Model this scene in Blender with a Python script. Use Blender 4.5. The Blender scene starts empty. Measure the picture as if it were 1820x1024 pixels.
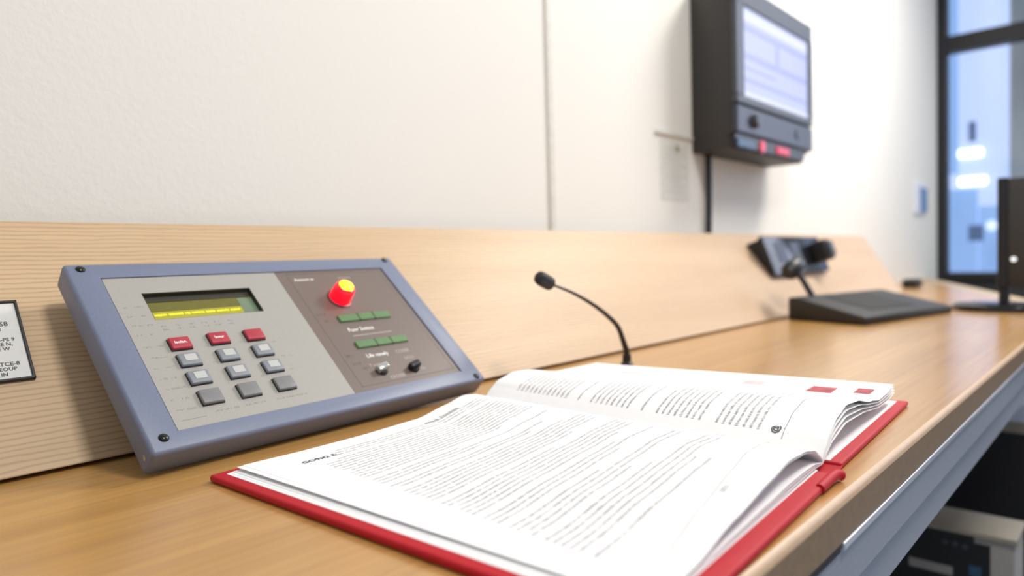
import bpy, bmesh, math, random
from mathutils import Vector, Matrix
random.seed(7)
S = bpy.context.scene
COL = S.collection
DG = bpy.context.evaluated_depsgraph_get

# ------------------------------------------------------------------ helpers
def setp(o, label=None, cat=None, group=None, kind=None):
    if label: o['label'] = label
    if cat: o['category'] = cat
    if group: o['group'] = group
    if kind: o['kind'] = kind
    return o

def link(o, parent=None):
    COL.objects.link(o)
    if parent is not None: o.parent = parent
    return o

def empty(name, loc=(0, 0, 0), mat=None, label=None, cat=None, group=None):
    o = bpy.data.objects.new(name, None)
    o.empty_display_size = .02
    link(o)
    if mat is not None: o.matrix_world = mat
    else: o.location = loc
    return setp(o, label, cat, group)

def obj(name, bm, m, parent=None, loc=(0, 0, 0), smooth=None, rot=None):
    me = bpy.data.meshes.new(name)
    bmesh.ops.recalc_face_normals(bm, faces=bm.faces[:])
    bm.to_mesh(me); bm.free()
    for mm in (m if isinstance(m, (list, tuple)) else [m]): me.materials.append(mm)
    if smooth is not None:
        me.polygons.foreach_set('use_smooth', [True] * len(me.polygons))
        try: me.set_sharp_from_angle(angle=math.radians(smooth))
        except Exception: pass
    o = bpy.data.objects.new(name, me)
    link(o, parent); o.location = loc
    if rot: o.rotation_euler = rot
    return o

def bx(bm, x0, y0, z0, x1, y1, z1, bev=0, seg=2, mi=0):
    f0 = set(bm.faces)
    r = bmesh.ops.create_cube(bm, size=1)
    for v in r['verts']:
        v.co = Vector(((x0 + x1) / 2 + v.co.x * (x1 - x0), (y0 + y1) / 2 + v.co.y * (y1 - y0), (z0 + z1) / 2 + v.co.z * (z1 - z0)))
    if bev:
        es = list({e for v in r['verts'] for e in v.link_edges})
        bmesh.ops.bevel(bm, geom=es, offset=bev, segments=seg, profile=.5, affect='EDGES')
    if mi:
        for f in bm.faces:
            if f not in f0: f.material_index = mi
    return bm

def box(*a, **k):
    return bx(bmesh.new(), *a, **k)

def prism(bm, poly, axis, a0, a1, bev=0):
    """extrude polygon (list of 2D) along axis ('x','y','z') from a0 to a1"""
    def P(p, a):
        return {'x': (a, p[0], p[1]), 'y': (p[0], a, p[1]), 'z': (p[0], p[1], a)}[axis]
    lo = [bm.verts.new(P(p, a0)) for p in poly]; hi = [bm.verts.new(P(p, a1)) for p in poly]
    n = len(poly)
    bm.faces.new(lo); bm.faces.new(hi)
    for i in range(n): bm.faces.new((lo[i], lo[(i + 1) % n], hi[(i + 1) % n], hi[i]))
    bmesh.ops.recalc_face_normals(bm, faces=bm.faces[:])
    if bev: bmesh.ops.bevel(bm, geom=bm.edges[:], offset=bev, segments=3, profile=.5, affect='EDGES')
    return bm

def lathe(bm, prof, n=32, M=None, mi=0):
    rings = []
    for (r, z) in prof:
        if r < 1e-6: rings.append([bm.verts.new((0, 0, z))])
        else: rings.append([bm.verts.new((r * math.cos(2 * math.pi * i / n), r * math.sin(2 * math.pi * i / n), z)) for i in range(n)])
    for A, B in zip(rings, rings[1:]):
        if len(A) == 1 and len(B) == 1: continue
        for i in range(n):
            j = (i + 1) % n
            if len(A) == 1: f = bm.faces.new((A[0], B[i], B[j]))
            elif len(B) == 1: f = bm.faces.new((A[i], A[j], B[0]))
            else: f = bm.faces.new((A[i], A[j], B[j], B[i]))
            f.material_index = mi
    vs = [v for r in rings for v in r]
    if M is not None: bmesh.ops.transform(bm, matrix=M, verts=vs)
    return bm

def spline(pts, n=10):
    pts = [Vector(p) for p in pts]; out = []
    for i in range(len(pts) - 1):
        p0 = pts[max(i - 1, 0)]; p1 = pts[i]; p2 = pts[i + 1]; p3 = pts[min(i + 2, len(pts) - 1)]
        for k in range(n):
            t = k / n
            out.append(.5 * ((2 * p1) + (p2 - p0) * t + (2 * p0 - 5 * p1 + 4 * p2 - p3) * t * t + (3 * p1 - p0 - 3 * p2 + p3) * t ** 3))
    out.append(pts[-1]); return out

def tube(bm, path, rad, n=14):
    path = [Vector(p) for p in path]; N = len(path)
    rf = rad if callable(rad) else (lambda t: rad)
    up = Vector((0, 0, 1)); rings = []
    t0 = (path[1] - path[0]).normalized()
    a = t0.orthogonal().normalized()
    for i, p in enumerate(path):
        t = (path[min(i + 1, N - 1)] - path[max(i - 1, 0)]).normalized()
        a = (a - t * a.dot(t)).normalized(); b = t.cross(a); r = rf(i / (N - 1))
        rings.append([bm.verts.new(p + (a * math.cos(2 * math.pi * k / n) + b * math.sin(2 * math.pi * k / n)) * r) for k in range(n)])
    for A, B in zip(rings, rings[1:]):
        for k in range(n): bm.faces.new((A[k], A[(k + 1) % n], B[(k + 1) % n], B[k]))
    bm.faces.new(rings[0]); bm.faces.new(rings[-1]); return bm

def quad(bm, a, b, c, d, mi=0):
    f = bm.faces.new([bm.verts.new(p) for p in (a, b, c, d)]); f.material_index = mi; return f

def text_bm(s, size, x, y, z, bm=None, bold=0, extr=.0001, align='LEFT', sx=1):
    cu = bpy.data.curves.new('t', 'FONT'); cu.body = s; cu.size = size; cu.align_x = align; cu.align_y = 'CENTER'
    cu.offset = bold; cu.extrude = extr; cu.resolution_u = 2
    o = bpy.data.objects.new('t', cu); COL.objects.link(o)
    dg = DG(); dg.update()
    me = bpy.data.meshes.new_from_object(o.evaluated_get(dg), depsgraph=dg)
    bm2 = bmesh.new(); bm2.from_mesh(me)
    bpy.data.objects.remove(o); bpy.data.curves.remove(cu); bpy.data.meshes.remove(me)
    out = bm if bm is not None else bmesh.new()
    mp = {}
    for v in bm2.verts: mp[v] = out.verts.new((v.co.x * sx + x, v.co.y + y, v.co.z + z))
    for f in bm2.faces:
        try: out.faces.new([mp[v] for v in f.verts])
        except ValueError: pass
    bm2.free(); return out

# ------------------------------------------------------------------ materials
def mat(name, col, rough=.5, metal=0, emit=None, es=0, spec=.5, coat=0, coat_r=.1, noise=0, nscale=200, bump=0, bscale=300, trans=0, alpha=1, bdist=.001):
    m = bpy.data.materials.new(name); m.use_nodes = True
    nt = m.node_tree; b = nt.nodes['Principled BSDF']
    b.inputs['Base Color'].default_value = (*col, 1); b.inputs['Roughness'].default_value = rough
    b.inputs['Metallic'].default_value = metal; b.inputs['Specular IOR Level'].default_value = spec
    b.inputs['Coat Weight'].default_value = coat; b.inputs['Coat Roughness'].default_value = coat_r
    b.inputs['Transmission Weight'].default_value = trans
    if emit: b.inputs['Emission Color'].default_value = (*emit, 1); b.inputs['Emission Strength'].default_value = es
    tc = nt.nodes.new('ShaderNodeTexCoord')
    if noise:
        n = nt.nodes.new('ShaderNodeTexNoise'); n.inputs['Scale'].default_value = nscale; n.inputs['Detail'].default_value = 4
        r = nt.nodes.new('ShaderNodeValToRGB')
        r.color_ramp.elements[0].color = (*[max(0, c * (1 - noise)) for c in col], 1)
        r.color_ramp.elements[1].color = (*[min(1, c * (1 + noise)) for c in col], 1)
        r.color_ramp.elements[0].position = .3; r.color_ramp.elements[1].position = .7
        nt.links.new(tc.outputs['Object'], n.inputs['Vector']); nt.links.new(n.outputs['Fac'], r.inputs['Fac']); nt.links.new(r.outputs['Color'], b.inputs['Base Color'])
    if bump:
        n = nt.nodes.new('ShaderNodeTexNoise'); n.inputs['Scale'].default_value = bscale; n.inputs['Detail'].default_value = 5
        bp = nt.nodes.new('ShaderNodeBump'); bp.inputs['Strength'].default_value = bump; bp.inputs['Distance'].default_value = bdist
        nt.links.new(tc.outputs['Object'], n.inputs['Vector']); nt.links.new(n.outputs['Fac'], bp.inputs['Height']); nt.links.new(bp.outputs['Normal'], b.inputs['Normal'])
    return m

def wood(name, c_lo, c_hi, c_line, sc=(1.2, 26, 26), line_sc=(6, 170, 170), line_amt=.5, rough=.35, coat=.2, coat_r=.15, spec=.5, wave=False, sheen=0):
    m = bpy.data.materials.new(name); m.use_nodes = True
    nt = m.node_tree; b = nt.nodes['Principled BSDF']; N = nt.nodes.new; L = nt.links.new
    tc = N('ShaderNodeTexCoord')
    mp = N('ShaderNodeMapping'); mp.inputs['Scale'].default_value = sc
    n1 = N('ShaderNodeTexNoise'); n1.inputs['Scale'].default_value = 1; n1.inputs['Detail'].default_value = 5; n1.inputs['Distortion'].default_value = .6
    r1 = N('ShaderNodeValToRGB'); r1.color_ramp.elements[0].color = (*c_lo, 1); r1.color_ramp.elements[1].color = (*c_hi, 1)
    r1.color_ramp.elements[0].position = .32; r1.color_ramp.elements[1].position = .68
    L(tc.outputs['Object'], mp.inputs['Vector']); L(mp.outputs['Vector'], n1.inputs['Vector']); L(n1.outputs['Fac'], r1.inputs['Fac'])
    mp2 = N('ShaderNodeMapping'); mp2.inputs['Scale'].default_value = line_sc
    L(tc.outputs['Object'], mp2.inputs['Vector'])
    if wave:
        n2 = N('ShaderNodeTexWave'); n2.wave_type = 'BANDS'; n2.bands_direction = 'Y'; n2.inputs['Scale'].default_value = 1
        n2.inputs['Distortion'].default_value = 4.5; n2.inputs['Detail'].default_value = 3; n2.inputs['Detail Scale'].default_value = 1.2; n2.inputs['Detail Roughness'].default_value = .6
    else:
        n2 = N('ShaderNodeTexNoise'); n2.inputs['Scale'].default_value = 1; n2.inputs['Detail'].default_value = 3
    L(mp2.outputs['Vector'], n2.inputs['Vector'])
    r2 = N('ShaderNodeValToRGB')
    if wave:
        r2.color_ramp.elements[0].position = .02; r2.color_ramp.elements[1].position = .42
    else:
        r2.color_ramp.elements[0].position = .36; r2.color_ramp.elements[1].position = .56
    r2.color_ramp.elements[0].color = (1, 1, 1, 1); r2.color_ramp.elements[1].color = (0, 0, 0, 1)
    L(n2.outputs['Color'] if wave else n2.outputs['Fac'], r2.inputs['Fac'])
    mu = N('ShaderNodeMath'); mu.operation = 'MULTIPLY'; mu.inputs[1].default_value = line_amt; L(r2.outputs['Color'], mu.inputs[0])
    mx = N('ShaderNodeMix'); mx.data_type = 'RGBA'
    L(mu.outputs[0], mx.inputs[0]); L(r1.outputs['Color'], mx.inputs[6]); mx.inputs[7].default_value = (*c_line, 1)
    L(mx.outputs[2], b.inputs['Base Color'])
    b.inputs['Roughness'].default_value = rough; b.inputs['Coat Weight'].default_value = coat; b.inputs['Coat Roughness'].default_value = coat_r
    b.inputs['Specular IOR Level'].default_value = spec
    b.inputs['Sheen Weight'].default_value = sheen; b.inputs['Sheen Roughness'].default_value = .35; b.inputs['Sheen Tint'].default_value = (.93, .90, 1, 1)
    bp = N('ShaderNodeBump'); bp.inputs['Strength'].default_value = .12; bp.inputs['Distance'].default_value = .0006
    L(r2.outputs['Color'], bp.inputs['Height']); bp.invert = True; L(bp.outputs['Normal'], b.inputs['Normal'])
    return m

M_wall = mat('white_plaster', (.84, .82, .765), .85, bump=.17, bscale=170, bdist=.0025)
M_trimw = mat('joint_strip', (.70, .68, .62), .6, noise=.05, nscale=60)
M_board = wood('maple_board', (.58, .395, .22), (.67, .475, .28), (.34, .21, .105), sc=(1.4, 16, 16), line_sc=(9, 62, 62), line_amt=.5, rough=.5, coat=.06, coat_r=.3, wave=True, sheen=1.0)
M_desk = wood('oak_desktop', (.48, .25, .065), (.585, .325, .098), (.33, .16, .045), sc=(1.6, 34, 34), line_sc=(5, 190, 190), line_amt=.38, rough=.34, coat=.6, coat_r=.2)
M_edge_shade = mat('shaded_brown_edging', (.26, .165, .09), .5, noise=.1, nscale=120)
M_edge_hi = mat('painted_edge_highlight', (.60, .41, .255), .42, noise=.05, nscale=120)
M_band = mat('beige_edge_band', (.46, .36, .23), .5, noise=.06, nscale=40)
M_rail = mat('brushed_aluminium', (.36, .385, .45), .5, metal=.3, noise=.05, nscale=500)
M_railtop = mat('aluminium_lip', (.72, .74, .78), .3, metal=.7, noise=.03, nscale=400)
M_gap_shade = mat('dark_gap_shade', (.02, .02, .02), .7, noise=.1)
M_floor = mat('grey_floor', (.26, .29, .33), .5, noise=.1, nscale=8)
M_dark = mat('dark_wall_panel', (.035, .03, .028), .6, noise=.1, nscale=20)
M_house = mat('slate_blue_plastic', (.165, .195, .285), .42, noise=.06, nscale=900, bump=.15, bscale=1500, bdist=.0003)
M_face = mat('light_grey_faceplate', (.37, .355, .32), .5, noise=.05, nscale=1100)
M_brown = mat('taupe_faceplate', (.165, .125, .105), .4, noise=.05, nscale=900)
M_black = mat('black_plastic', (.012, .012, .014), .4, noise=.15, nscale=300)
M_blackm = mat('matte_black_plastic', (.016, .015, .016), .55, noise=.12, nscale=500)
M_blackg = mat('gloss_black_plastic', (.012, .013, .018), .18, noise=.1, nscale=200)
M_keyr = mat('red_key', (.42, .025, .045), .4, noise=.05, nscale=600)
M_keyg = mat('grey_key', (.23, .245, .275), .42, noise=.05, nscale=600)
M_keyd = mat('plain_grey_key', (.20, .20, .20), .42, noise=.05, nscale=600)
M_keyl = mat('key_legend', (.50, .50, .48), .5, noise=.06, nscale=900)
M_white = mat('white_print', (.85, .83, .80), .6, noise=.02)
M_dim = mat('pale_print', (.42, .37, .34), .6, noise=.02)
M_ink = mat('dark_print', (.10, .095, .09), .6, noise=.02)
M_inkg = mat('grey_print', (.17, .165, .16), .7, noise=.02)
M_lcdw = mat('display_well', (.035, .032, .018), .5, noise=.1)
M_lcd = mat('olive_display', (.11, .10, .015), .25, emit=(.30, .27, .02), es=.16, noise=.1, nscale=200)
M_lcdg = mat('green_display_reflection', (.16, .22, .14), .2, emit=(.2, .3, .2), es=.1, noise=.08, nscale=100)
M_lcdt = mat('yellow_display_text', (.6, .55, .02), .4, emit=(.75, .68, .02), es=.65, noise=.03)
M_lampb = mat('red_lamp_lens', (.75, .0, .01), .2, emit=(1, .0, .012), es=1.6, coat=.5, noise=.03)
M_lampt = mat('glowing_lamp_tip', (1, .6, .02), .3, emit=(1, .45, .01), es=3.6, noise=.01)
M_green = mat('green_indicator', (.10, .20, .075), .35, emit=(.1, .25, .07), es=.12, noise=.08, nscale=300)
M_greend = mat('dark_green_divider', (.03, .06, .025), .4, noise=.05)
M_chrome = mat('chrome_switch', (.75, .75, .72), .2, metal=.9, noise=.02)
M_screw = mat('dark_screw', (.02, .022, .018), .25, metal=.6, noise=.1)
M_pin = mat('silver_screw', (.6, .6, .6), .3, metal=.9, noise=.05)
M_cover = mat('red_cloth_cover', (.50, .008, .018), .55, spec=.3, noise=.07, nscale=900, bump=.25, bscale=1200, bdist=.0004)
M_paper = mat('white_paper', (.94, .94, .945), .7, noise=.008, nscale=60)
M_text = mat('page_text_grey', (.43, .43, .44), .8, noise=.02)
M_textb = mat('page_text_black', (.12, .12, .12), .8, noise=.02)
M_picr = mat('red_picture', (.42, .07, .09), .7, noise=.5, nscale=70)
M_picg = mat('grey_picture', (.68, .68, .70), .7, noise=.08, nscale=60)
M_picp = mat('pink_picture', (.72, .55, .56), .7, noise=.1, nscale=60)
M_mon = mat('charcoal_housing', (.030, .026, .024), .5, noise=.1, nscale=300)
M_monf = mat('slate_bezel', (.050, .056, .072), .4, noise=.06, nscale=300)
M_monp = mat('blue_grey_control_strip', (.034, .043, .068), .4, noise=.08, nscale=200)
M_scr = mat('lavender_screen', (.03, .03, .04), .35, emit=(.58, .63, .97), es=.80, noise=.02)
M_scrw = mat('bright_screen_area', (.03, .03, .04), .35, emit=(.78, .82, 1.0), es=.85, noise=.02)
M_scrd = mat('dim_screen_band', (.03, .03, .04), .35, emit=(.42, .46, .84), es=.8, noise=.02)
M_blue = mat('blue_button', (.03, .085, .16), .4, noise=.08)
M_redb = mat('red_button', (.6, .03, .08), .35, emit=(.8, .03, .1), es=.25, noise=.05)
M_sheet = mat('pale_notice_paper', (.70, .70, .65), .8, noise=.04, nscale=60)
M_glass = bpy.data.materials.new('window_glass'); M_glass.use_nodes = True
_nt = M_glass.node_tree; _nt.nodes.remove(_nt.nodes['Principled BSDF'])
_t = _nt.nodes.new('ShaderNodeBsdfTransparent'); _t.inputs[0].default_value = (.93, .96, 1, 1)
_g = _nt.nodes.new('ShaderNodeBsdfGlossy'); _g.inputs['Roughness'].default_value = .03
_f = _nt.nodes.new('ShaderNodeFresnel'); _f.inputs['IOR'].default_value = 1.35
_x = _nt.nodes.new('ShaderNodeMixShader')
_nt.links.new(_f.outputs[0], _x.inputs[0]); _nt.links.new(_t.outputs[0], _x.inputs[1]); _nt.links.new(_g.outputs[0], _x.inputs[2])
_nt.links.new(_x.outputs[0], _nt.nodes['Material Output'].inputs['Surface'])
M_facl = mat('pale_blue_facade', (.20, .25, .34), .6, emit=(.56, .66, .96), es=1.0, noise=.06, nscale=1.2)  # emission added so the facade glows in place of daylight on it
M_facb = mat('blue_facade_glass', (.22, .38, .62), .3, emit=(.30, .46, .78), es=.75, noise=.1, nscale=2)  # glass brightened by added emission, not by the sky
M_facd = mat('dark_blue_facade', (.10, .16, .28), .4, emit=(.08, .15, .32), es=.4, noise=.1, nscale=2)  # darker panes also carry a little added glow
M_pillar = mat('pale_grey_pillar', (.62, .66, .66), .7, noise=.03, nscale=3)
M_tube = mat('tube_reflection_glow', (1, 1, .95), .4, emit=(1, .97, .86), es=2.4, noise=.01)
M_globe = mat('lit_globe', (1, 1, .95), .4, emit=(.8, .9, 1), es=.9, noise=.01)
M_beige = mat('beige_case', (.30, .27, .215), .55, noise=.06, nscale=200)
M_beigel = mat('grey_case_side', (.33, .31, .295), .5, noise=.05, nscale=200)
M_bluetop = mat('blue_grey_top', (.30, .34, .42), .45, noise=.06, nscale=50)

# ------------------------------------------------------------------ camera
cam = bpy.data.cameras.new('camera'); co = bpy.data.objects.new('camera', cam); COL.objects.link(co)
R = Vector((.6764256, -.73597655, -.02805216)); U = Vector((.05011704, .00799542, .99871135)); F = Vector((.73480384, .67695981, -.04229328))
H = .15
co.matrix_world = Matrix(((R.x, U.x, -F.x, 0), (R.y, U.y, -F.y, 0), (R.z, U.z, -F.z, H), (0, 0, 0, 1)))
cam.sensor_width = 36; cam.lens = 1226.58 / 1820 * 36; cam.clip_start = .01; cam.clip_end = 100
cam.dof.use_dof = True; cam.dof.focus_distance = .53; cam.dof.aperture_fstop = 3.6
S.camera = co

# ------------------------------------------------------------------ setting (desk top is z = 0)
FZ = -.74
YW = .791
WX = 4.1
def struct(name, bm, m, **k):
    return setp(obj(name, bm, m, **k), kind='structure')
struct('floor', box(-1.6, -2.6, FZ - .05, WX, YW, FZ), M_floor)
struct('wall_back', box(-1.6, YW, FZ - .05, WX + .12, YW + .12, 2.0), M_wall)
# right wall: solid below the window, dark inside
struct('wall_right', box(WX, -2.6, FZ - .05, WX + .12, YW, -.02), M_dark)
struct('trim_1', box(.963, YW - .004, FZ, .978, YW, 2.0, bev=.0015), M_trimw)
fr = struct('window_1', bmesh.new(), M_black)
bm = bmesh.new()
bx(bm, WX - .03, YW - .042, -.02, WX + .05, YW, 2.0, bev=.003)            # jamb
bx(bm, WX - .03, -2.6, -.02, WX + .05, YW - .042, .018, bev=.003)          # sill rail
bx(bm, WX - .03, -2.6, 1.12, WX + .05, YW - .042, 1.20, bev=.003)          # transom
bx(bm, WX - .03, -2.6, 1.96, WX + .05, YW - .042, 2.0, bev=.003)
bx(bm, WX - .03, -1.02, -.02, WX + .05, -.96, 1.98, bev=.003)
bx(bm, WX - .03, -2.6, -.02, WX + .05, -2.54, 1.98, bev=.003)
obj('window_frame', bm, M_black, fr)
for (z0, z1) in ((.018, 1.12), (1.20, 1.96)):
    obj('window_pane', box(WX + .008, -.96, z0, WX + .012, YW - .042, z1), M_glass, fr)
    obj('window_pane', box(WX + .008, -2.54, z0, WX + .012, -1.02, z1), M_glass, fr)

# outside the window
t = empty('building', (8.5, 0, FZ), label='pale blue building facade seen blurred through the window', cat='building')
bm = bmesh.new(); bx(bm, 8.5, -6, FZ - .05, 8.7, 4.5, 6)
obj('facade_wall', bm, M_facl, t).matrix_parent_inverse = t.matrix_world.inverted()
t.matrix_world = Matrix.Translation((8.5, 0, FZ))
def part_w(name, bm, m, parent, **k):
    """mesh given in world coordinates, parented without moving"""
    o = obj(name, bm, m, None, **k)
    bpy.context.view_layer.update()
    o.parent = parent; o.matrix_parent_inverse = parent.matrix_world.inverted()
    return o
bpy.context.view_layer.update()
for ch in t.children: ch.matrix_parent_inverse = t.matrix_world.inverted()
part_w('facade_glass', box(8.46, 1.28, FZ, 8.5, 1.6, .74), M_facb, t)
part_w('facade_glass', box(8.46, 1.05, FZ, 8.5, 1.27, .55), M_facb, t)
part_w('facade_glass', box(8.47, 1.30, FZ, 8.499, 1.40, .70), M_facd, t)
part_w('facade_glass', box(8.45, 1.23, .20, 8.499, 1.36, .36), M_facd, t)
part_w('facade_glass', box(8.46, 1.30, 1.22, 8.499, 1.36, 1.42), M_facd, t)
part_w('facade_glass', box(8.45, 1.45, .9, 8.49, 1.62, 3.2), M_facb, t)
bm = box(4.62, -.55, FZ, 4.95, .555, 3.2, bev=.01)
setp(obj('pillar', bm, M_pillar), 'pale grey pillar outside the window, right of the glowing tube reflections', 'pillar')
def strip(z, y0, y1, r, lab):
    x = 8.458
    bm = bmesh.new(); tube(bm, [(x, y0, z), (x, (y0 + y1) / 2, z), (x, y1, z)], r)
    o = setp(obj('tube_reflection', bm, M_tube, smooth=40), lab, 'lamp', 'glowing tubes standing in for reflections in the window')  # glowing tubes added in place of ceiling lights mirrored in the glass
# scale window-plane positions out to x = 6.2
k = 8.42 / 4.1
def wp(y, z): return y * k, H + (z - H) * k
y0, z0 = wp(.702, .613); y1, _ = wp(.605, .612); strip(z0, y1, y0, .042, 'upper of two glowing white tubes standing in for ceiling-light reflections in the window')
y0, z0 = wp(.702, .473); y1, _ = wp(.588, .471); strip(z0, y1, y0, .042, 'lower of two glowing white tubes standing in for ceiling-light reflections in the window')
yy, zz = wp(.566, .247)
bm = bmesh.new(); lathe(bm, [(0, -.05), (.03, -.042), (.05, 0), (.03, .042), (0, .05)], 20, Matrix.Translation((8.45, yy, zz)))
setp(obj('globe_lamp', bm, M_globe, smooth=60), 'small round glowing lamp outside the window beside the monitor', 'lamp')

# ------------------------------------------------------------------ desk
desk = empty('desk', (0, 0, FZ), label='long oak-finish control desk with grey metal front rail', cat='desk')
FE = .134
poly = [(-.55, FE + .0042), (1.9412, FE + .0042), (3.6795, YW), (-.55, YW)]
bm = prism(bmesh.new(), poly, 'z', -.027, 0)
part_w('desktop', bm, M_desk, desk, smooth=30)
bm = prism(bmesh.new(), [(FE + .0041, -.0050), (FE, -.0050), (FE + .0004, -.0028), (FE + .0014, -.0011), (FE + .0028, -.0003), (FE + .0041, .0)], 'x', -.55, 1.93)
setp(part_w('edge_highlight', bm, M_edge_hi, desk, smooth=60), label='rounded top of the front edge, pale colour painted as its highlight')  # strip paler than the desktop, painting the highlight along the rounded edge
setp(part_w('front_edging', box(-.55, FE, -.027, 1.93, FE + .0041, -.0051), M_edge_shade, desk), label='brown front edging, colour darkened for its unlit face')  # front face coloured darker to stand for its shade
part_w('edge_band', prism(bmesh.new(), [(1.93, FE), (2.05, FE), (3.87, YW), (3.68, YW)], 'z', -.027, 0), M_band, desk)
# front rail
bm = bmesh.new()
prism(bm, [(FE + .002, -.0275), (FE + .002, -.062), (FE + .010, -.066), (FE + .010, -.102), (FE + .04, -.102), (FE + .04, -.0275)], 'x', -.55, 1.95)
part_w('front_rail', bm, M_rail, desk)
part_w('rail_lip', box(.435, FE - .001, -.0325, 1.95, FE + .006, -.0275, bev=.001), M_railtop, desk)
part_w('rail_gap_shade', box(-.55, FE + .0005, -.0325, .432, FE + .006, -.0275), M_gap_shade, desk)  # dark strip standing in for the shaded gap left of the lip
for x in (-.50, 2.55):
    part_w('leg', box(x, .30, FZ, x + .03, .74, -.027, bev=.002), M_rail, desk)

# ------------------------------------------------------------------ sloped back board
BT = .691723; YB = .5935; BH = .256086
wz, wy = math.cos(BT), math.sin(BT)
B_M = Matrix(((1, 0, 0, 0), (0, wy, -wz, YB), (0, wz, wy, 0), (0, 0, 0, 1)))   # local x along, y up the slope, z normal
bm = bmesh.new()
TH = .017
# local profile (y up slope, z normal)
bo = TH * wy / wz
prof = [(.0045, 0), (BH, 0), (BH, -TH), (bo, -TH)]
L = [bm.verts.new((-.55, a, b)) for a, b in prof]
xe = lambda a: 2.545 + (2.705 - 2.545) * a / BH
Rr = [bm.verts.new((xe(a), a, b)) for a, b in prof]
bm.faces.new(L); bm.faces.new(Rr)
for i in range(4): bm.faces.new((L[i], L[(i + 1) % 4], Rr[(i + 1) % 4], Rr[i]))
bmesh.ops.recalc_face_normals(bm, faces=bm.faces[:])
bmesh.ops.bevel(bm, geom=bm.edges[:], offset=.0012, segments=2, profile=.5, affect='EDGES')
board = obj('back_board', bm, M_board); board.matrix_world = B_M
setp(board, 'long maple board sloping up from the back of the desk to the white wall', 'board')

# ------------------------------------------------------------------ alarm panel
PX, PY, YAW, TILT, PW, PH, PT = .1790, .5305, .0640, .8400, .357673, .206377, .024088
u = Vector((math.cos(YAW), math.sin(YAW), 0)); hb = Vector((-math.sin(YAW), math.cos(YAW), 0))
v = hb * math.sin(TILT) + Vector((0, 0, math.cos(TILT))); n = u.cross(v)
P_M = Matrix(((u.x, v.x, n.x, PX), (u.y, v.y, n.y, PY), (u.z, v.z, n.z, .0005), (0, 0, 0, 1)))
pan = empty('fire_alarm_panel', mat=P_M, label='slate blue fire alarm control panel with keypad and lit red lamp, leaning on the board', cat='control panel')
mm = lambda a: a / 1000
bm = box(0, 0, 0, PW, PH, PT, bev=.0032, seg=3)
# cut the recess into the front face
bm.normal_update(); bm.faces.ensure_lookup_table()
ff = max([f for f in bm.faces if f.normal.z > .99], key=lambda f: f.calc_area())
cs = sorted(ff.verts, key=lambda w: math.atan2(w.co.y - PH / 2, w.co.x - PW / 2))
bm.faces.remove(ff)
X0, X1, Y0, Y1 = .0240, .3320, .0165, .1875
inn = [bm.verts.new((x, y, PT)) for x, y in ((X0, Y0), (X1, Y0), (X1, Y1), (X0, Y1))]
low = [bm.verts.new((x.co.x, x.co.y, PT - .010)) for x in inn]
for i in range(4):
    j = (i + 1) % 4
    bm.faces.new((cs[i], cs[j], inn[j], inn[i])); bm.faces.new((inn[i], inn[j], low[j], low[i]))
bm.faces.new(low)
hs = obj('housing', bm, M_house, pan, smooth=35)
ZF = PT - .0008
XD = .1885
# grey face plate with display hole
LX0, LX1, LY0, LY1 = .050, .1515, .133, .1665
bm = bmesh.new()
xs = [X0 + .0008, LX0, LX1, XD]; ys = [Y0 + .0006, LY0, LY1, Y1 - .0006]
for i in range(3):
    for j in range(3):
        if i == 1 and j == 1: continue
        bx(bm, xs[i], ys[j], PT - .0095, xs[i + 1], ys[j + 1], ZF)
bmesh.ops.remove_doubles(bm, verts=bm.verts[:], dist=1e-6)
inner = [f for f in bm.faces if len({id(x) for x in f.verts}) == 4]
# delete coincident internal faces
seen = {}
for f in bm.faces: seen.setdefault(tuple(sorted(w.index for w in f.verts)), []).append(f)
bm.verts.index_update(); seen = {}
for f in bm.faces: seen.setdefault(tuple(sorted(w.index for w in f.verts)), []).append(f)
bmesh.ops.delete(bm, geom=[f for g in seen.values() if len(g) > 1 for f in g], context='FACES')
plate = setp(obj('faceplate', bm, M_face, pan), label='light grey keypad faceplate')
bp_ = setp(obj('faceplate', box(XD + .0002, Y0 + .0006, PT - .0095, X1 - .0018, Y1 - .0006, ZF), M_brown, pan), label='taupe indicator faceplate')
# thin engraved frame line on the taupe plate
bm = bmesh.new()
fx0, fx1, fy0, fy1, zz = XD + .012, X1 - .007, Y0 + .006, Y1 - .004, ZF + .0001
for a in ((fx0, fy0, fx1, fy0 + .0005), (fx0, fy1 - .0005, fx1, fy1), (fx0, fy0, fx0 + .0005, fy1), (fx1 - .0005, fy0, fx1, fy1)):
    bx(bm, a[0], a[1], ZF - .0002, a[2], a[3], zz)
obj('border_line', bm, M_ink, bp_)
# display
dsp = obj('display', box(LX0 - .0, LY0, PT - .0094, LX1, LY1, PT - .0058), M_lcd, pan)
bm = bmesh.new()
bx(bm, LX0, LY1 - .0006, PT - .0058, LX1, LY1, ZF - .0004); bx(bm, LX1 - .0006, LY0, PT - .0058, LX1, LY1, ZF - .0004)
bx(bm, LX0, LY0, PT - .0058, LX0 + .0006, LY1, ZF - .0004); bx(bm, LX0, LY0, PT - .0058, LX1, LY0 + .0006, ZF - .0004)
obj('display_well', bm, M_lcdw, dsp)
obj('display_painted_shadow', box(LX0 + .0006, LY1 - .0075, PT - .0058, LX1 - .0006, LY1 - .0006, PT - .0053), M_lcdw, dsp)  # dark strip painted as shadow below the upper rim of the recess
obj('display_reflection', box(LX1 - .016, LY0 + .0006, PT - .0058, LX1 - .0006, LY1 - .009, PT - .0055), M_lcdg, dsp)  # greenish glowing patch painted as a reflection on the display
bm = bmesh.new()
x = LX0 + .004
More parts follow.
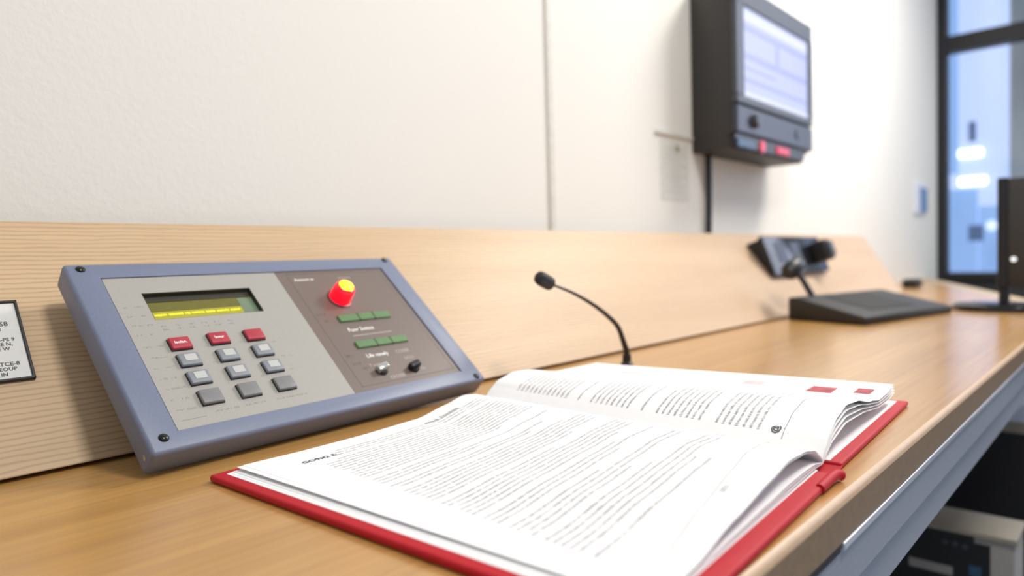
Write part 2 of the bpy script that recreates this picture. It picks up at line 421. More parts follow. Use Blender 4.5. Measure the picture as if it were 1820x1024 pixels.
for w in (11, 13, 5, 12, 9, 12, 10):
    if x + mm(w) > LX1 - .013: break
    for q in range(w):
        bx(bm, x + mm(q), LY0 + .0085 + random.uniform(0, .0006), PT - .0058, x + mm(q) + .0008, LY0 + .0112 + random.uniform(-.0004, .0004), PT - .00545)
    x += mm(w) + .0012
obj('display_text', bm, M_lcdt, dsp)
obj('display_glow', box(LX0 + .002, LY0 + .0045, PT - .0058, LX1 - .016, LY0 + .0138, PT - .0056), mat('olive_glow', (.3, .28, .02), .4, emit=(.4, .37, .02), es=.32, noise=.05), dsp)

def key(cx, cy, w, h, m, txt=None, legend=False, lab=None):
    kx, ky = mm(cx) - .0025, mm(cy) - .0030
    k_ = obj('key', box(kx - w / 2, ky - h / 2, ZF - .0005, kx + w / 2, ky + h / 2, ZF + .0036, bev=.0011, seg=3), m, pan, smooth=40)
    if lab: k_['label'] = lab
    base = obj('key_skirt', box(kx - w / 2 - .0004, ky - h / 2 - .0004, ZF - .0004, kx + w / 2 + .0004, ky + h / 2 + .0004, ZF + .0014, bev=.0004), M_black, k_)
    if txt:
        bm = text_bm(txt, .0042, kx, ky, ZF + .0037, bold=.0001, align='CENTER'); obj('key_text', bm, M_white, k_)
    if legend:
        lg = obj('key_legend', box(kx - w * .26 + .0006, ky - h * .25 + .0008, ZF + .0034, kx + w * .30 + .0006, ky + h * .30 + .0008, ZF + .0038), M_keyl, k_)
for cx, cy, tx in ((61, 105, 'Isolan.'), (95, 106, 'Isour'), (128.5, 105.5, None)):
    key(cx, cy, .0172, .0128, M_keyr, tx, lab='red key')
for ry in (86, 66):
    for cx in (61.5, 95, 128): key(cx, ry, .0172, .0132, M_keyg, legend=True, lab='grey key with a pale legend')
for cx in (62.5, 95.5, 129): key(cx, 45, .0176, .0142, M_keyd, lab='plain grey key')

# faint printing on the grey plate
def marks(bm, x, y, w, z, h=.0018, dens=.8):
    q = x
    while q < x + w:
        if random.random() < dens:
            a = random.random()
            if a < .45: bx(bm, q, y - h / 2, z, q + .00028, y + h / 2, z + .00016)
            elif a < .8: bx(bm, q, y + random.uniform(-h / 2, h / 2), z, q + .0009, y + random.uniform(-h / 2, h / 2) + .00028, z + .00016) if False else bx(bm, q, y - h / 4, z, q + .0009, y - h / 4 + .00028, z + .00016)
            else: bx(bm, q, y + h / 4, z, q + .0009, y + h / 4 + .00028, z + .00016)
        q += .0011
def mk(x, y, w, d):
    bm = bmesh.new(); marks(bm, mm(x), mm(y), w, ZF - .0001, dens=d)
    if len(bm.faces): obj('printed_legend', bm, M_inkg, plate)
    else: bm.free()
for i, y in enumerate((150, 139, 128, 117, 103, 91, 79.5, 68, 57, 46, 35)):
    mk(30, y, .004 + .002 * (i % 3), .8); mk(39, y, .005 if i % 2 else .007, .8)
for y in (125, 121):
    for x in (52, 64, 75, 87, 98, 110): mk(x, y, .0045, .85)
for y in (96, 76, 56):
    for x in (77, 110, 140, 149): mk(x, y + random.uniform(-3, 3), .004, .7)
for x, w in ((58, 20), (84, 22), (112, 30)): mk(x, 28, mm(w), .8)
obj('printed_line', box(mm(30), mm(25), ZF - .0001, mm(50), mm(25.3), ZF + .00005), M_inkg, plate)
# print on taupe plate
for s_, x, y, sz in (('Avsocrt w', 206, 174, .0056), ('Fuor 2ottos', 228, 95.5, .0068), ('Life vanely', 228, 58.5, .0066)):
    obj('printed_legend', text_bm(s_, sz, mm(x), mm(y), ZF, bold=.00012), M_white, bp_)
for s_, x, y, sz in (('Iscrurrv', 262, 174, .005), ('COSER', 266, 58, .006), ('SPSCP', 271, 47.5, .005), ('T oors', 224, 46, .005), ('CROSER', 238, 27, .0054), ('oso', 281, 31, .005)):
    obj('printed_legend', text_bm(s_, sz, mm(x), mm(y), ZF, bold=.0001), M_dim, bp_)
bm = bmesh.new()
bx(bm, mm(229), mm(86.5), ZF, mm(280), mm(87.6), ZF + .0001)
obj('printed_line', bm, M_dim, bp_)
for x, y in ((204, 121), (208, 111), (204, 62), (206, 51), (211, 44)):
    bm = bmesh.new(); marks(bm, mm(x), mm(y), .010, ZF - .00005, h=.003, dens=.8); obj('printed_legend', bm, M_ink, bp_)
# lamp
bm = bmesh.new()
lamp = empty('x')  # placeholder removed below
bpy.data.objects.remove(lamp)
LXc, LYc = .2445, .1415
lp = obj('status_lamp', lathe(bm, [(0, 0), (.0118, 0), (.0118, .003), (.0110, .0150), (.0102, .0180), (.0083, .0194), (0, .0194)], 36), M_lampb, pan, loc=(LXc, LYc, ZF - .0005), smooth=40)
lp['label'] = 'glowing red status lamp'
bm = bmesh.new()
obj('lamp_tip', lathe(bm, [(0, 0), (.0082, 0), (.0074, .0018), (.0045, .003), (0, .0034)], 28), M_lampt, lp, loc=(0, 0, .0192), smooth=60)
bm = bmesh.new()
obj('lamp_collar', lathe(bm, [(.0119, 0), (.0140, 0), (.0140, .0016), (.0119, .0022)], 36), mat('dark_red_collar', (.18, .02, .03), .4, noise=.05), lp, smooth=40)
# green indicator strips
for (x0, x1, yc) in ((.2255, .2925, .1115), (.2245, .2915, .0738)):
    g = obj('indicator_strip', box(x0, yc - .0045, ZF - .0005, x1, yc + .0045, ZF + .0022, bev=.0007), M_green, pan)
    g['label'] = 'green segmented indicator strip'
    for f_ in (.36, .66):
        xx = x0 + (x1 - x0) * f_
        obj('segment_divider', box(xx, yc - .0046, ZF, xx + .0016, yc + .0046, ZF + .0024), M_greend, g)
# toggle switches
for (cx, cy, m2, lb) in ((.2335, .0375, M_chrome, 'chrome toggle switch'), (.2735, .0335, M_black, 'black toggle switch')):
    sb = obj('toggle_switch', lathe(bmesh.new(), [(0, 0), (.0062, 0), (.0062, .002), (.0048, .0034), (0, .0034)], 24), M_black, pan, loc=(cx, cy, ZF - .0003), smooth=40)
    sb['label'] = lb
    bm = box(-.0062, -.0034, .0015, .0062, .0034, .0088, bev=.0014, seg=3)
    bmesh.ops.transform(bm, matrix=Matrix.Rotation(math.radians(-12), 4, 'Y') @ Matrix.Rotation(math.radians(6), 4, 'Z'), verts=bm.verts[:])
    obj('switch_lever', bm, m2, sb, smooth=40)
# corner screws
for (cx, cy) in ((12, 199), (12.5, 13), (346, 204 - 3), (346.5, 6)):
    sc_ = obj('screw', lathe(bmesh.new(), [(0, 0), (.0038, 0), (.0038, .0007), (.0028, .0016), (0, .002)], 20), M_screw, pan, loc=(mm(cx), mm(cy), PT - .0004), smooth=50)
sd = obj('side_screw', lathe(bmesh.new(), [(0, 0), (.0022, 0), (.0022, .0006), (0, .0009)], 20), M_pin, pan, loc=(.0002, .0075, PT * .52), smooth=50, rot=(0, -math.pi / 2, 0))

# ------------------------------------------------------------------ notice plaque on the board (left)
def on_board(x, a): return B_M @ Vector((x, a, 0))
pl = empty('notice_plaque', mat=B_M @ Matrix.Translation((.143, .0865, .0006)), label='white printed notice plaque with thin black frame on the board, left of the alarm panel', cat='notice')
W_, H_ = .135, .074
bm = bmesh.new()
for a in ((-W_, -.0022, 0, 0), (-W_, H_, 0, H_ + .0022), (-W_, -.0022, -W_ + .0022, H_ + .0022), (-.0022, -.0022, 0, H_ + .0022)):
    bx(bm, a[0], a[1], -.0004, a[2], a[3], .0028, bev=.0006)
obj('frame', bm, M_black, pl)
card = obj('card', box(-W_ + .001, -.001, -.0004, -.001, H_ + .001, .0012), M_keyl if False else mat('white_card', (.78, .78, .76), .5, noise=.02), pl)
bm = bmesh.new()
for s_, xr, y, sz in (('ESCAPES', -.0210, .0665, .0052), ('MAIN 1.', -.0225, .0615, .0052), ('PANEL .CS8', -.0095, .0530, .0062), ('88:8', -.0150, .0478, .0046),
                      ('TWL-PS 9', -.0075, .0375, .0046), ('R ENNE N,', -.0095, .0330, .0046), ('ID 9E W', -.0120, .0285, .0046), ('D', -.0270, .0240, .0044),
                      ('STX', -.0225, .0190, .0050), ('JLNTATCE-8', -.0080, .0140, .0050), ('S VAMEOUP', -.0105, .0092, .0046), ('ONTIC IN', -.0170, .0045, .0046)):
    text_bm(s_, sz, xr, y, .0012, bm, bold=.00012, align='RIGHT')
obj('printed_text', bm, M_ink, card)

# ------------------------------------------------------------------ open book
BA = .0577733
bt = Vector((math.cos(BA), math.sin(BA), 0)); bs = Vector((-math.sin(BA), math.cos(BA), 0))
K_M = Matrix(((bt.x, bs.x, 0, .46873), (bt.y, bs.y, 0, .32310), (0, 0, 1, 0), (0, 0, 0, 1)))
book = empty('open_book', mat=K_M, label='open red hardback log book with white printed pages lying on the desk', cat='book')
cv = obj('cover', box(-.255, -.1755, .0004, -.0150, .1725, .0052, bev=.0019, seg=3), M_cover, book, smooth=50)
cv2 = obj('cover', box(.0125, -.1725, .0004, .2520, .1725, .0046, bev=.0018, seg=3), M_cover, book, smooth=50)
bm = bmesh.new()
pr = []
for i in range(13):
    a = i / 12; s_ = -.0135 + .027 * a; z_ = .0030 - .0018 * math.sin(math.pi * a)
    pr.append((s_, z_))
lo = [(s_, z_ - .0012) for s_, z_ in pr]
prism(bm, pr + lo[::-1], 'y', -.1725, .1725)
obj('spine', bm, M_cover, book, smooth=50)
# rolled cloth at the foot of the left cover beside the spine
bm = tube(bmesh.new(), spline([(-.046, -.1740, .0036), (-.032, -.1745, .0042), (-.022, -.1750, .0048), (-.015, -.1762, .0048), (-.0115, -.1780, .0036)], 6), lambda q: .0030 + .0005 * q, 12)
obj('spine_cap', bm, M_cover, book, smooth=60)

def interp(tab, x):
    if x <= tab[0][0]: return tab[0][1]
    for (a, fa), (b, fb) in zip(tab, tab[1:]):
        if x <= b:
            q = (x - a) / (b - a); q = q * q * (3 - 2 * q) * .5 + q * .5
            return fa + (fb - fa) * q
    return tab[-1][1]
# profiles: fraction from gutter to outer edge -> height
LF = [(0, .0085), (.03, .0135), (.08, .0195), (.17, .0235), (.30, .0255), (.42, .0225), (.66, .0165), (.85, .0095), (1, .0075)]
LB = [(0, .0120), (.05, .0175), (.12, .0195), (.22, .0145), (.35, .0085), (.6, .0072), (.8, .0074), (1, .0085)]
LL = [(0, .0060), (.1, .0072), (.5, .0062), (1, .0056)]
RF = [(0, .0090), (.025, .0150), (.07, .0220), (.16, .0305), (.27, .0345), (.40, .0320), (.60, .0235), (.74, .0192), (.88, .0195), (1, .0225)]
RB = [(0, .0120), (.04, .0190), (.10, .0265), (.22, .0310), (.33, .0300), (.60, .0205), (.80, .0195), (1, .0185)]
RL_F = [(0, .0060), (.05, .0110), (.10, .0150), (.26, .0200), (.48, .0180), (.74, .0120), (.9, .0115), (1, .0140)]
RL_B = [(0, .0060), (.1, .0150), (.3, .0200), (.6, .0120), (1, .0070)]
RH = .1635
def page_fn(side, lam, wid, r_top=RH, r_bot=-RH, dz=0):
    def fn(a, r):
        q = (r - r_bot) / (r_top - r_bot); q = max(0, min(1, q)); e = q * q * (3 - 2 * q)
        sg = .000 + .026 * q
        if side < 0:
            top = interp(LF, a) * (1 - e) + interp(LB, a) * e; low = interp(LL, a)
            s_ = sg + (-wid - sg) * a
        else:
            top = interp(RF, a) * (1 - e) + interp(RB, a) * e; low = interp(RL_F, a) * (1 - e) + interp(RL_B, a) * e
            s_ = sg + (wid - sg) * a
        return Vector((s_, r, low + (top - low) * lam + dz))
    return fn
def leaf(fn, r0=-RH, r1=RH, th=.00025, nu=56, nr=14):
    bm = bmesh.new(); top = []; bot = []
    for j in range(nr + 1):
        r = r0 + (r1 - r0) * j / nr
        top.append([bm.verts.new(fn(i / nu, r)) for i in range(nu + 1)])
        bot.append([bm.verts.new(fn(i / nu, r) - Vector((0, 0, th))) for i in range(nu + 1)])
    for j in range(nr):
        for i in range(nu):
            bm.faces.new((top[j][i], top[j][i + 1], top[j + 1][i + 1], top[j + 1][i])); bm.faces.new((bot[j][i], bot[j + 1][i], bot[j + 1][i + 1], bot[j][i + 1]))
    for j in range(nr):
        for c in (0, nu): bm.faces.new((top[j][c], top[j + 1][c], bot[j + 1][c], bot[j][c]))
    for i in range(nu):
        for c in (0, nr): bm.faces.new((top[c][i], top[c][i + 1], bot[c][i + 1], bot[c][i]))
    return bm
def page(side, lam, wid, **k):
    return obj('page', leaf(page_fn(side, lam, wid), **k), M_paper, book, smooth=50)
obj('endpaper', box(-.2465, -.1640, .0045, -.014, .1640, .0054), M_paper, book)
obj('endpaper', box(.014, -.1640, .0042, .2440, .1640, .0050), M_paper, book)
for lam, wid in ((.02, .2440), (.14, .2420), (.24, .2370), (.93, .2390)): page(-1, lam, wid)
for lam, wid in ((.08, .2360), (.38, .2350), (.70, .2342)): page(1, lam, wid)
pL = page(-1, 1.0, .2345); pR = page(1, 1.0, .2335)
fL = page_fn(-1, 1, .2345, dz=.00022); fR = page_fn(1, 1, .2335, dz=.00022)
def afrac(side, s_, r):
    q = (r + RH) / (2 * RH); sg = .026 * q; w_ = .2345 if side < 0 else .2335
    return (sg - s_) / (sg + w_) if side < 0 else (s_ - sg) / (w_ - sg)
def on_page(side, s_, r):
    return (fL if side < 0 else fR)(afrac(side, s_, r), r)
def dash(bm, side, s0, s1, r0, r1):
    quad(bm, on_page(side, s0, r0), on_page(side, s1, r0), on_page(side, s1, r1), on_page(side, s0, r1))
def line_text(bm, side, s0, s1, r, xh=.0019, cw=.00150):
    s_ = s0
    while s_ < s1:
        wl = random.randint(4, 12)
        for c in range(wl):
            if s_ > s1: break
            q = random.random()
            dash(bm, side, s_, s_ + .0004, r, r + xh + random.choice((0, 0, 0, .0007)))
            if q < .6: dash(bm, side, s_ + .00072, s_ + .00112, r, r + xh)
            if q > .25:
                rr = r + random.choice((0, xh * .5, xh - .0004)); dash(bm, side, s_, s_ + .00115, rr, rr + .00032)
            s_ += cw
        s_ += cw * .55
bm = bmesh.new()
r = .1400; i = 0
gaps = {3, 14, 17, 19, 25, 31, 34, 38, 43}
while r > -.122:
    s0 = -.2075 + .085 * r + (.004 if i % 9 == 0 else 0)
    sright = .026 * (r + RH) / (2 * RH) - .014
    if i < 4: s0, s1 = -.172 - .004 * i, sright - (.02 if i == 3 else .0)
    elif i in gaps or i + 1 in gaps: s1 = s0 + random.uniform(.08, .17)
    else: s1 = sright - random.choice((0, 0, .003, .008, .02))
    line_text(bm, -1, s0, s1, r)
    r -= .0052; i += 1
    if i in gaps: r -= .0042
setp(obj('printed_text', bm, M_text, pL))
bm = bmesh.new(); r = .128; i = 0
gaps = {12, 13, 21, 22, 30, 38}
while r > -.118:
    s0 = .026 * (r + RH) / (2 * RH) + .012
    s1 = .150 if not (i in gaps) else s0 + random.uniform(.03, .08)
    line_text(bm, 1, s0, s1, r)
    r -= .0055; i += 1
    if i in gaps: r -= .009
obj('printed_text', bm, M_text, pR)
# headings and footers, drawn as strokes on the page
def page_text(side, txt, size, s_, r, m, parent, bold=.0001):
    b2 = text_bm(txt, size, 0, 0, 0, bold=bold, extr=0)
    for w in b2.verts:
        w.co = on_page(side, s_ + w.co.x, r + w.co.y)
    obj('page_heading', b2, m, parent)
page_text(-1, 'GO9#2 &', .0072, -.2060, .1330, M_textb, pL, .00018)
page_text(-1, 'avnpnl. Fgcctmt&', .0062, -.0760, .1440, M_text, pL, .00022)
page_text(-1, '1/11', .0055, -.128, -.1455, M_text, pL, .0001)
def rule(side, s0, s1, r0, r1, m, parent, w=.0004):
    b2 = bmesh.new(); N_ = 40
    for k_ in range(N_):
        a, c = k_ / N_, (k_ + 1) / N_
        sa, sb_ = s0 + (s1 - s0) * a, s0 + (s1 - s0) * c; ra, rb = r0 + (r1 - r0) * a, r0 + (r1 - r0) * c
        quad(b2, on_page(side, sa, ra), on_page(side, sb_, rb), on_page(side, sb_, rb + w), on_page(side, sa, ra + w))
    obj('footer_rule', b2, m, parent)
rule(-1, -.215, -.006, -.1490, -.1320, M_inkg, pL)
rule(1, .010, .185, -.1330, -.1330, M_inkg, pR)
page_text(1, '@', .0075, .0135, -.1265, M_textb, pR, .0002)
def picture(side, s0, s1, r0, r1, m, parent):
    b2 = bmesh.new(); n_ = 8; g = [[b2.verts.new(on_page(side, s0 + (s1 - s0) * a / n_, r0 + (r1 - r0) * c / n_)) for a in range(n_ + 1)] for c in range(n_ + 1)]
    for c in range(n_):
        for a in range(n_): b2.faces.new((g[c][a], g[c][a + 1], g[c + 1][a + 1], g[c + 1][a]))
    return obj('printed_picture', b2, m, parent)
picture(1, .178, .206, -.122, -.100, M_picr, pR)
picture(1, .190, .212, -.152, -.138, M_picr, pR)
picture(1, .186, .206, -.056, -.036, M_picp, pR)
picture(1, .176, .196, .078, .104, M_picg, pR)
bm = bmesh.new()
for j in range(26):
    line_text(bm, 1, .168, .212, .07 - j * .0055 if j < 18 else -.062 - (j - 18) * .0055)
obj('printed_text', bm, M_picg, pR)

# ------------------------------------------------------------------ gooseneck microphone on the desk
mic = empty('gooseneck_microphone', (.800, .526, 0), label='thin black gooseneck microphone rising behind the open book', cat='microphone')
path = spline([(0, 0, .010), (-.001, 0, .020), (-.008, 0, .034), (-.021, 0, .055), (-.048, 0, .0735), (-.081, 0, .0905), (-.118, 0, .1055), (-.150, 0, .1155), (-.163, 0, .1195)], 6)
bm = tube(bmesh.new(), path, lambda q: .0046 - .0030 * min(1, q * 1.15))
obj('gooseneck', bm, M_black, mic, smooth=60)
a = Vector((-.160, 0, .1180)); b = Vector((-.195, 0, .1330)); d = (b - a).normalized()
Mh = Matrix.Translation(a) @ d.to_track_quat('Z', 'Y').to_matrix().to_4x4()
obj('mic_head', lathe(bmesh.new(), [(0, 0), (.0050, 0), (.0082, .002), (.0086, .006), (.0086, .019), (.0078, .0235), (.005, .026), (0, .0268)], 28, Mh), M_blackm, mic, smooth=50)
obj('mic_base', lathe(bmesh.new(), [(0, 0), (.0085, 0), (.0085, .002), (.0062, .004), (.0058, .014), (0, .014)], 32), M_black, mic, smooth=45)

# ------------------------------------------------------------------ desk console (paging station)
CA = math.radians(-12.5)
con = empty('paging_console', mat=Matrix.Translation((1.520, .5795, 0)) @ Matrix.Rotation(CA, 4, 'Z'), label='wedge-shaped black desk console with short gooseneck, in front of the sloped board', cat='console')
CW, CD = .372, .188
bm = prism(bmesh.new(), [(0, .0005), (0, .048), (-.02, .049), (-CD, .0165), (-CD, .0005)], 'x', 0, CW)
# slight plan taper
bmesh.ops.bevel(bm, geom=bm.edges[:], offset=.004, segments=3, profile=.5, affect='EDGES')
for w in bm.verts: w.co.x += (w.co.y) * .16 * 1.0
obj('console_body', bm, M_blackm, con, smooth=40)
sl = math.atan2(.049 - .0165, CD - .02)
def top_z(y): return .049 + (y + .02) * (.049 - .0165) / (CD - .02)
bm = bmesh.new()
y0, y1 = -.035, -.150
for (x0, x1) in ((.09, .27),):
    pts = [(x0 + y1 * .16, y1), (x1 + y1 * .16, y1), (x1 + y0 * .16, y0), (x0 + y0 * .16, y0)]
    lo = [bm.verts.new((x, y, top_z(y) - .001)) for x, y in pts]; hi = [bm.verts.new((x, y, top_z(y) + .0012)) for x, y in pts]
    bm.faces.new(lo); bm.faces.new(hi)
    for i in range(4): bm.faces.new((lo[i], lo[(i + 1) % 4], hi[(i + 1) % 4], hi[i]))
obj('speaker_grille', bm, mat('grille_mesh', (.012, .012, .012), .7, noise=.3, nscale=600, bump=.6, bscale=900), con)
bm = tube(bmesh.new(), spline([(.083, -.008, .046), (.070, -.006, .062), (.045, -.004, .090), (.022, -.003, .108), (.010, -.003, .118)], 6), lambda q: .0075 - .002 * q)
obj('gooseneck', bm, M_monf, con, smooth=60)
a = Vector((.002, -.003, .1045)); d = Vector((.8, .05, .35)).normalized()
Mh = Matrix.Translation(a) @ d.to_track_quat('Z', 'Y').to_matrix().to_4x4()
obj('mic_head', lathe(bmesh.new(), [(0, -.010), (.013, -.010), (.019, 0), (.019, .022), (.017, .044), (.012, .052), (0, .053)], 28, Mh), M_black, con, smooth=50)

# black connection panel on the board
A0 = on_board(1.639, .089 / wz)
ta = math.radians(20)
SP = Matrix(((1, 0, 0, A0.x), (0, math.sin(ta), -math.cos(ta), A0.y - .004), (0, math.cos(ta), math.sin(ta), A0.z), (0, 0, 0, 1)))
soc = empty('connection_panel', mat=SP, label='black connection panel with a plug in it, fixed to the sloped board behind the console', cat='panel')
pw, ph = .385, .101
obj('panel_plate', box(0, 0, 0, pw, ph, .012, bev=.003, seg=2), M_blackg, soc, smooth=40)
bm = bmesh.new()
# wedge box behind the plate down to the board
prism(bm, [(.004, 0), (ph - .004, 0), (ph - .004, -.034), (.012, -.0045)], 'x', .01, pw - .01)
obj('back_box', bm, M_blackm, soc)
for x in (.085, .185):
    obj('socket', box(x - .03, .030, .0115, x + .03, .085, .0135, bev=.001), M_monp, soc)
pg = obj('plug', box(.285, .022, .010, .335, .078, .055, bev=.006, seg=3), M_blackm, soc, smooth=40)
obj('plug_grip', box(.292, .030, .050, .328, .070, .063, bev=.004), M_monf, pg)

# ------------------------------------------------------------------ wall monitor
mx0, mx1, my0, my1, mz0, mz1 = 1.497, 1.975, .678, YW, .384, .765
mon = empty('wall_monitor', (mx0, my1, mz0), label='charcoal wall-mounted alarm monitor with lit lavender screen above the board', cat='monitor')
bpy.context.view_layer.update()
prof = [(my1, mz0 + .002), (my1, mz1), (my0 + .018, mz1), (my0 + .012, mz1 - .01), (my0 + .012, mz0 + .036), (my0 + .022, mz0 + .032), (my0 + .016, mz0 + .002)]
bm = prism(bmesh.new(), prof, 'x', mx0, mx1)
for w in bm.verts:
    if w.co.x > mx1 - .001 and w.co.z < mz0 + .01: w.co.x -= .045
bmesh.ops.bevel(bm, geom=bm.edges[:], offset=.003, segments=2, profile=.5, affect='EDGES')
part_w('housing', bm, M_mon, mon, smooth=35)
bm = bmesh.new()
sx0, sx1, sz0, sz1 = 1.537, 1.950, .508, .712
bx(bm, mx0 + .002, my0, sz1, mx1 - .002, my0 + .016, mz1 - .006, bev=.003); bx(bm, mx0 + .002, my0, .488, mx1 - .002, my0 + .016, sz0, bev=.003)
bx(bm, mx0 + .002, my0, sz0, sx0, my0 + .016, sz1); bx(bm, sx1, my0, sz0, mx1 - .002, my0 + .016, sz1)
part_w('bezel', bm, M_monf, mon)
scr = part_w('screen', box(sx0, my0 + .005, sz0, sx1, my0 + .011, sz1), M_scr, mon)
def sband(x0, x1, z0, z1, m):
    part_w('screen_band', box(x0, my0 + .0042, z0, x1, my0 + .0052, z1), m, scr)
sband(sx0 + .004, sx1 - .01, sz1 - .03, sz1 - .008, M_scrw)
sband(sx0, sx1, sz1 - .052, sz1 - .038, M_scrd)
sband(sx0, sx1, sz0 + .088, sz0 + .102, M_scrd)
sband(1.735, 1.75, sz0 + .102, sz1 - .052, M_scrd)
sband(sx0 + .01, sx1 - .01, sz0 + .035, sz0 + .045, M_scrd)
sband(sx0 + .01, 1.73, sz0 + .064, sz0 + .070, M_scrd)
sband(sx0, sx1, sz0, sz0 + .012, M_scrw)
cs_ = part_w('control_strip', box(mx0 + .003, my0 + .001, mz0 + .038, mx1 - .003, my0 + .016, .484, bev=.003), M_monp, mon)
part_w('knob', lathe(bmesh.new(), [(0, 0), (.017, 0), (.017, .006), (.012, .014), (0, .015)], 24, Matrix.Translation((1.588, my0 + .001, .455)) @ Matrix.Rotation(math.pi / 2, 4, 'X')), M_monf, mon, smooth=40)
part_w('knob', lathe(bmesh.new(), [(0, 0), (.014, 0), (.014, .003), (0, .004)], 24, Matrix.Translation((1.862, my0 + .001, .455)) @ Matrix.Rotation(math.pi / 2, 4, 'X')), M_monp, mon, smooth=40)
part_w('port_strip', box(mx0 + .006, my0 + .008, mz0 + .008, mx1 - .05, my0 + .024, mz0 + .036), M_black, mon)
part_w('blue_button', box(1.508, my0 + .004, mz0 + .006, 1.602, my0 + .012, mz0 + .026, bev=.002), M_blue, mon)
part_w('red_button', lathe(bmesh.new(), [(0, 0), (.015, 0), (.014, .005), (0, .006)], 20, Matrix.Translation((1.648, my0 + .009, mz0 + .019)) @ Matrix.Rotation(math.pi / 2, 4, 'X')), M_redb, mon, smooth=40)
part_w('red_button', box(1.735, my0 + .004, mz0 + .010, 1.815, my0 + .012, mz0 + .029, bev=.003), M_redb, mon)
bm = tube(bmesh.new(), spline([(1.562, YW - .0095, .386), (1.562, YW - .0095, .33), (1.560, YW - .0095, .26), (1.556, YW - .0095, .18), (1.553, YW - .0095, .10), (1.551, YW - .0095, .003)], 6), .0072)
setp(obj('cable', bm, M_black, smooth=60), 'black cable running down the white wall from the monitor', 'cable')

# pale wall bits left of the monitor
nt_ = empty('wall_notice', (1.35, YW, .28), label='faint pale grey notice sheet on the white wall left of the monitor', cat='notice')
bpy.context.view_layer.update()
part_w('sheet', box(1.352, YW - .0012, .272, 1.478, YW + .0, .405), M_sheet, nt_)
bm = bmesh.new()
for j in range(9):
    z_ = .385 - j * .012
    q = 1.364
    while q < 1.44 + .02 * (j % 2):
        w_ = random.uniform(.004, .012); bx(bm, q, YW - .0016, z_, q + w_, YW - .0010, z_ + .004); q += w_ + .003
part_w('printed_text', bm, mat('faint_notice_print', (.58, .58, .53), .8, noise=.03), nt_)
part_w('green_mark', box(1.418, YW - .0016, .382, 1.434, YW - .0010, .398), mat('olive_mark', (.42, .44, .26), .8, noise=.05), nt_)
setp(obj('wall_ledge', box(1.330, YW - .006, .415, 1.494, YW, .4225, bev=.001), M_trimw), 'thin pale ledge strip on the wall above the faint notice', 'ledge')
# wall switch
sw = empty('wall_switch', (3.6, YW, .30), label='white wall switch plate with blue rocker, left of the window frame', cat='switch')
bpy.context.view_layer.update()
part_w('switch_plate', box(3.585, YW - .010, .305, 3.80, YW, .455, bev=.004), mat('white_switch_plastic', (.80, .82, .88), .4, noise=.02), sw)
part_w('rocker', box(3.675, YW - .018, .318, 3.785, YW - .009, .428, bev=.004), mat('blue_rocker', (.14, .26, .50), .4, noise=.06), sw)

# ------------------------------------------------------------------ small bits at the far end of the desk
ad = setp(obj('power_adapter', box(2.88, .625, 0, 2.97, .675, .032, bev=.008, seg=3), M_blackm, smooth=40), 'small dark power adapter on the desk by the far end of the board', 'adapter')
bm = tube(bmesh.new(), spline([(2.97, .64, .006), (3.04, .655, .006), (3.14, .665, .006), (3.22, .70, .006), (3.30, .735, .006)], 6), .0055)
setp(obj('adapter_cord', bm, M_blackm, smooth=60), 'short dark cord lying on the desk behind the adapter', 'cord')

# desk monitor at the right edge
dm = empty('desk_monitor', (1.94, .24, 0), label='black desk monitor on oval foot at the right edge, side-on to the camera', cat='monitor')
bpy.context.view_layer.update()
bm = lathe(bmesh.new(), [(0, 0), (1, 0), (1, .011), (.93, .016), (0, .018)], 40)
for w in bm.verts: w.co.x = 1.935 + w.co.x * .075; w.co.y = .245 + w.co.y * .100
part_w('foot', bm, M_blackg, dm, smooth=45)
bm = box(1.928, .232, .012, 1.948, .252, .075, bev=.003)
part_w('neck', bm, M_black, dm)
bm = box(1.9285, -.27, .055, 1.953, .2505, .302, bev=.004, seg=2)
part_w('screen_back', bm, mat('charcoal_screen_back', (.04, .038, .038), .45, noise=.08, nscale=200), dm, smooth=40)
part_w('side_bezel', box(1.925, .2335, .050, 1.955, .2545, .304, bev=.003), M_black, dm)
part_w('power_light', lathe(bmesh.new(), [(0, 0), (.0055, 0), (.005, .001), (0, .0015)], 16, Matrix.Translation((1.9286, .2235, .117)) @ Matrix.Rotation(-math.pi / 2, 4, 'Y')), M_globe, dm)

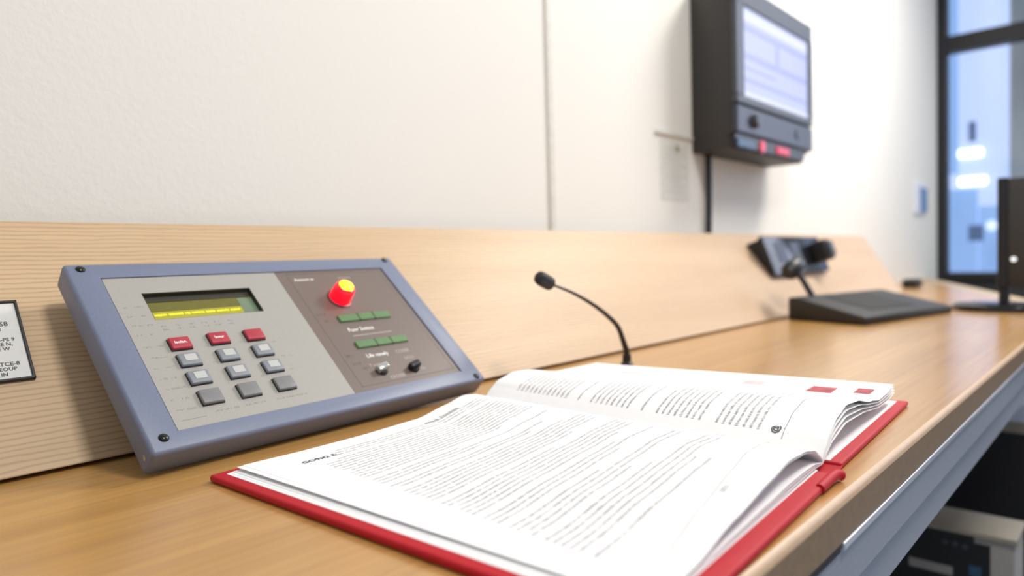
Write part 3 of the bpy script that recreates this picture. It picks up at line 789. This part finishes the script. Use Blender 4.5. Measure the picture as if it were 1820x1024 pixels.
# ------------------------------------------------------------------ under the desk
pc = empty('computer_tower', (1.32, .16, FZ), label='slim beige computer tower with black port panel on the floor under the desk', cat='computer')
bpy.context.view_layer.update()
bm = box(1.325, .150, FZ, 1.425, .585, -.322, bev=.006, seg=2)
part_w('case', bm, M_beigel, pc, smooth=40)
part_w('top_cover', box(1.322, .147, -.330, 1.428, .588, -.318, bev=.004), M_beige, pc, smooth=40)
part_w('port_panel', box(1.3225, .183, -.62, 1.326, .45, -.337), M_black, pc)
part_w('port_panel', box(1.3220, .205, -.338, 1.326, .45, -.326), M_black, pc)
for y, z in ((.232, -.345), (.246, -.345), (.218, -.346)):
    part_w('port', lathe(bmesh.new(), [(0, 0), (.0045, 0), (.0045, .001), (0, .0015)], 16, Matrix.Translation((1.3222, y, z)) @ Matrix.Rotation(-math.pi / 2, 4, 'Y')), M_monf, pc)
part_w('port', box(1.3215, .195, -.392, 1.323, .212, -.375), M_blue, pc)
part_w('port', box(1.3215, .235, -.40, 1.323, .30, -.385), M_beigel, pc)
pd = empty('drawer_pedestal', (1.9, .3, FZ), label='black pedestal cabinet with blue-grey top under the far part of the desk', cat='cabinet')
bpy.context.view_layer.update()
part_w('cabinet_body', box(1.905, -.05, FZ, 2.42, .60, -.272, bev=.003), M_black, pd)
part_w('cabinet_top', box(1.90, -.055, -.271, 2.425, .605, -.250, bev=.003), M_bluetop, pd)
part_w('edge_strip', box(1.894, -.055, -.274, 1.900, .605, -.249), M_beige, pd)

# ------------------------------------------------------------------ light
def area(name, loc, target, sx, sy, power, col):
    l = bpy.data.lights.new(name, 'AREA'); l.shape = 'RECTANGLE'; l.size = sx; l.size_y = sy; l.energy = power; l.color = col
    o = bpy.data.objects.new(name, l); COL.objects.link(o); o.location = loc
    o.rotation_euler = (Vector(target) - Vector(loc)).to_track_quat('-Z', 'Y').to_euler()
    return o
area('ceiling_panel_near', (.66, -.50, 1.80), (.5, .40, 0), .36, .36, 21, (1, .95, .87))
area('ceiling_panel_far', (2.50, .0, 1.78), (1.85, .5, .2), .7, .5, 42, (1, .95, .88))
area('window_daylight', (WX - .15, -.8, 1.0), (1.5, .3, .1), 1.2, 1.6, 24, (.82, .86, 1))
w = bpy.data.worlds.new('world'); S.world = w; w.use_nodes = True
w.node_tree.nodes['Background'].inputs[0].default_value = (.84, .90, 1, 1); w.node_tree.nodes['Background'].inputs[1].default_value = .45
S.view_settings.view_transform = 'Standard'; S.view_settings.look = 'None'; S.view_settings.exposure = 0
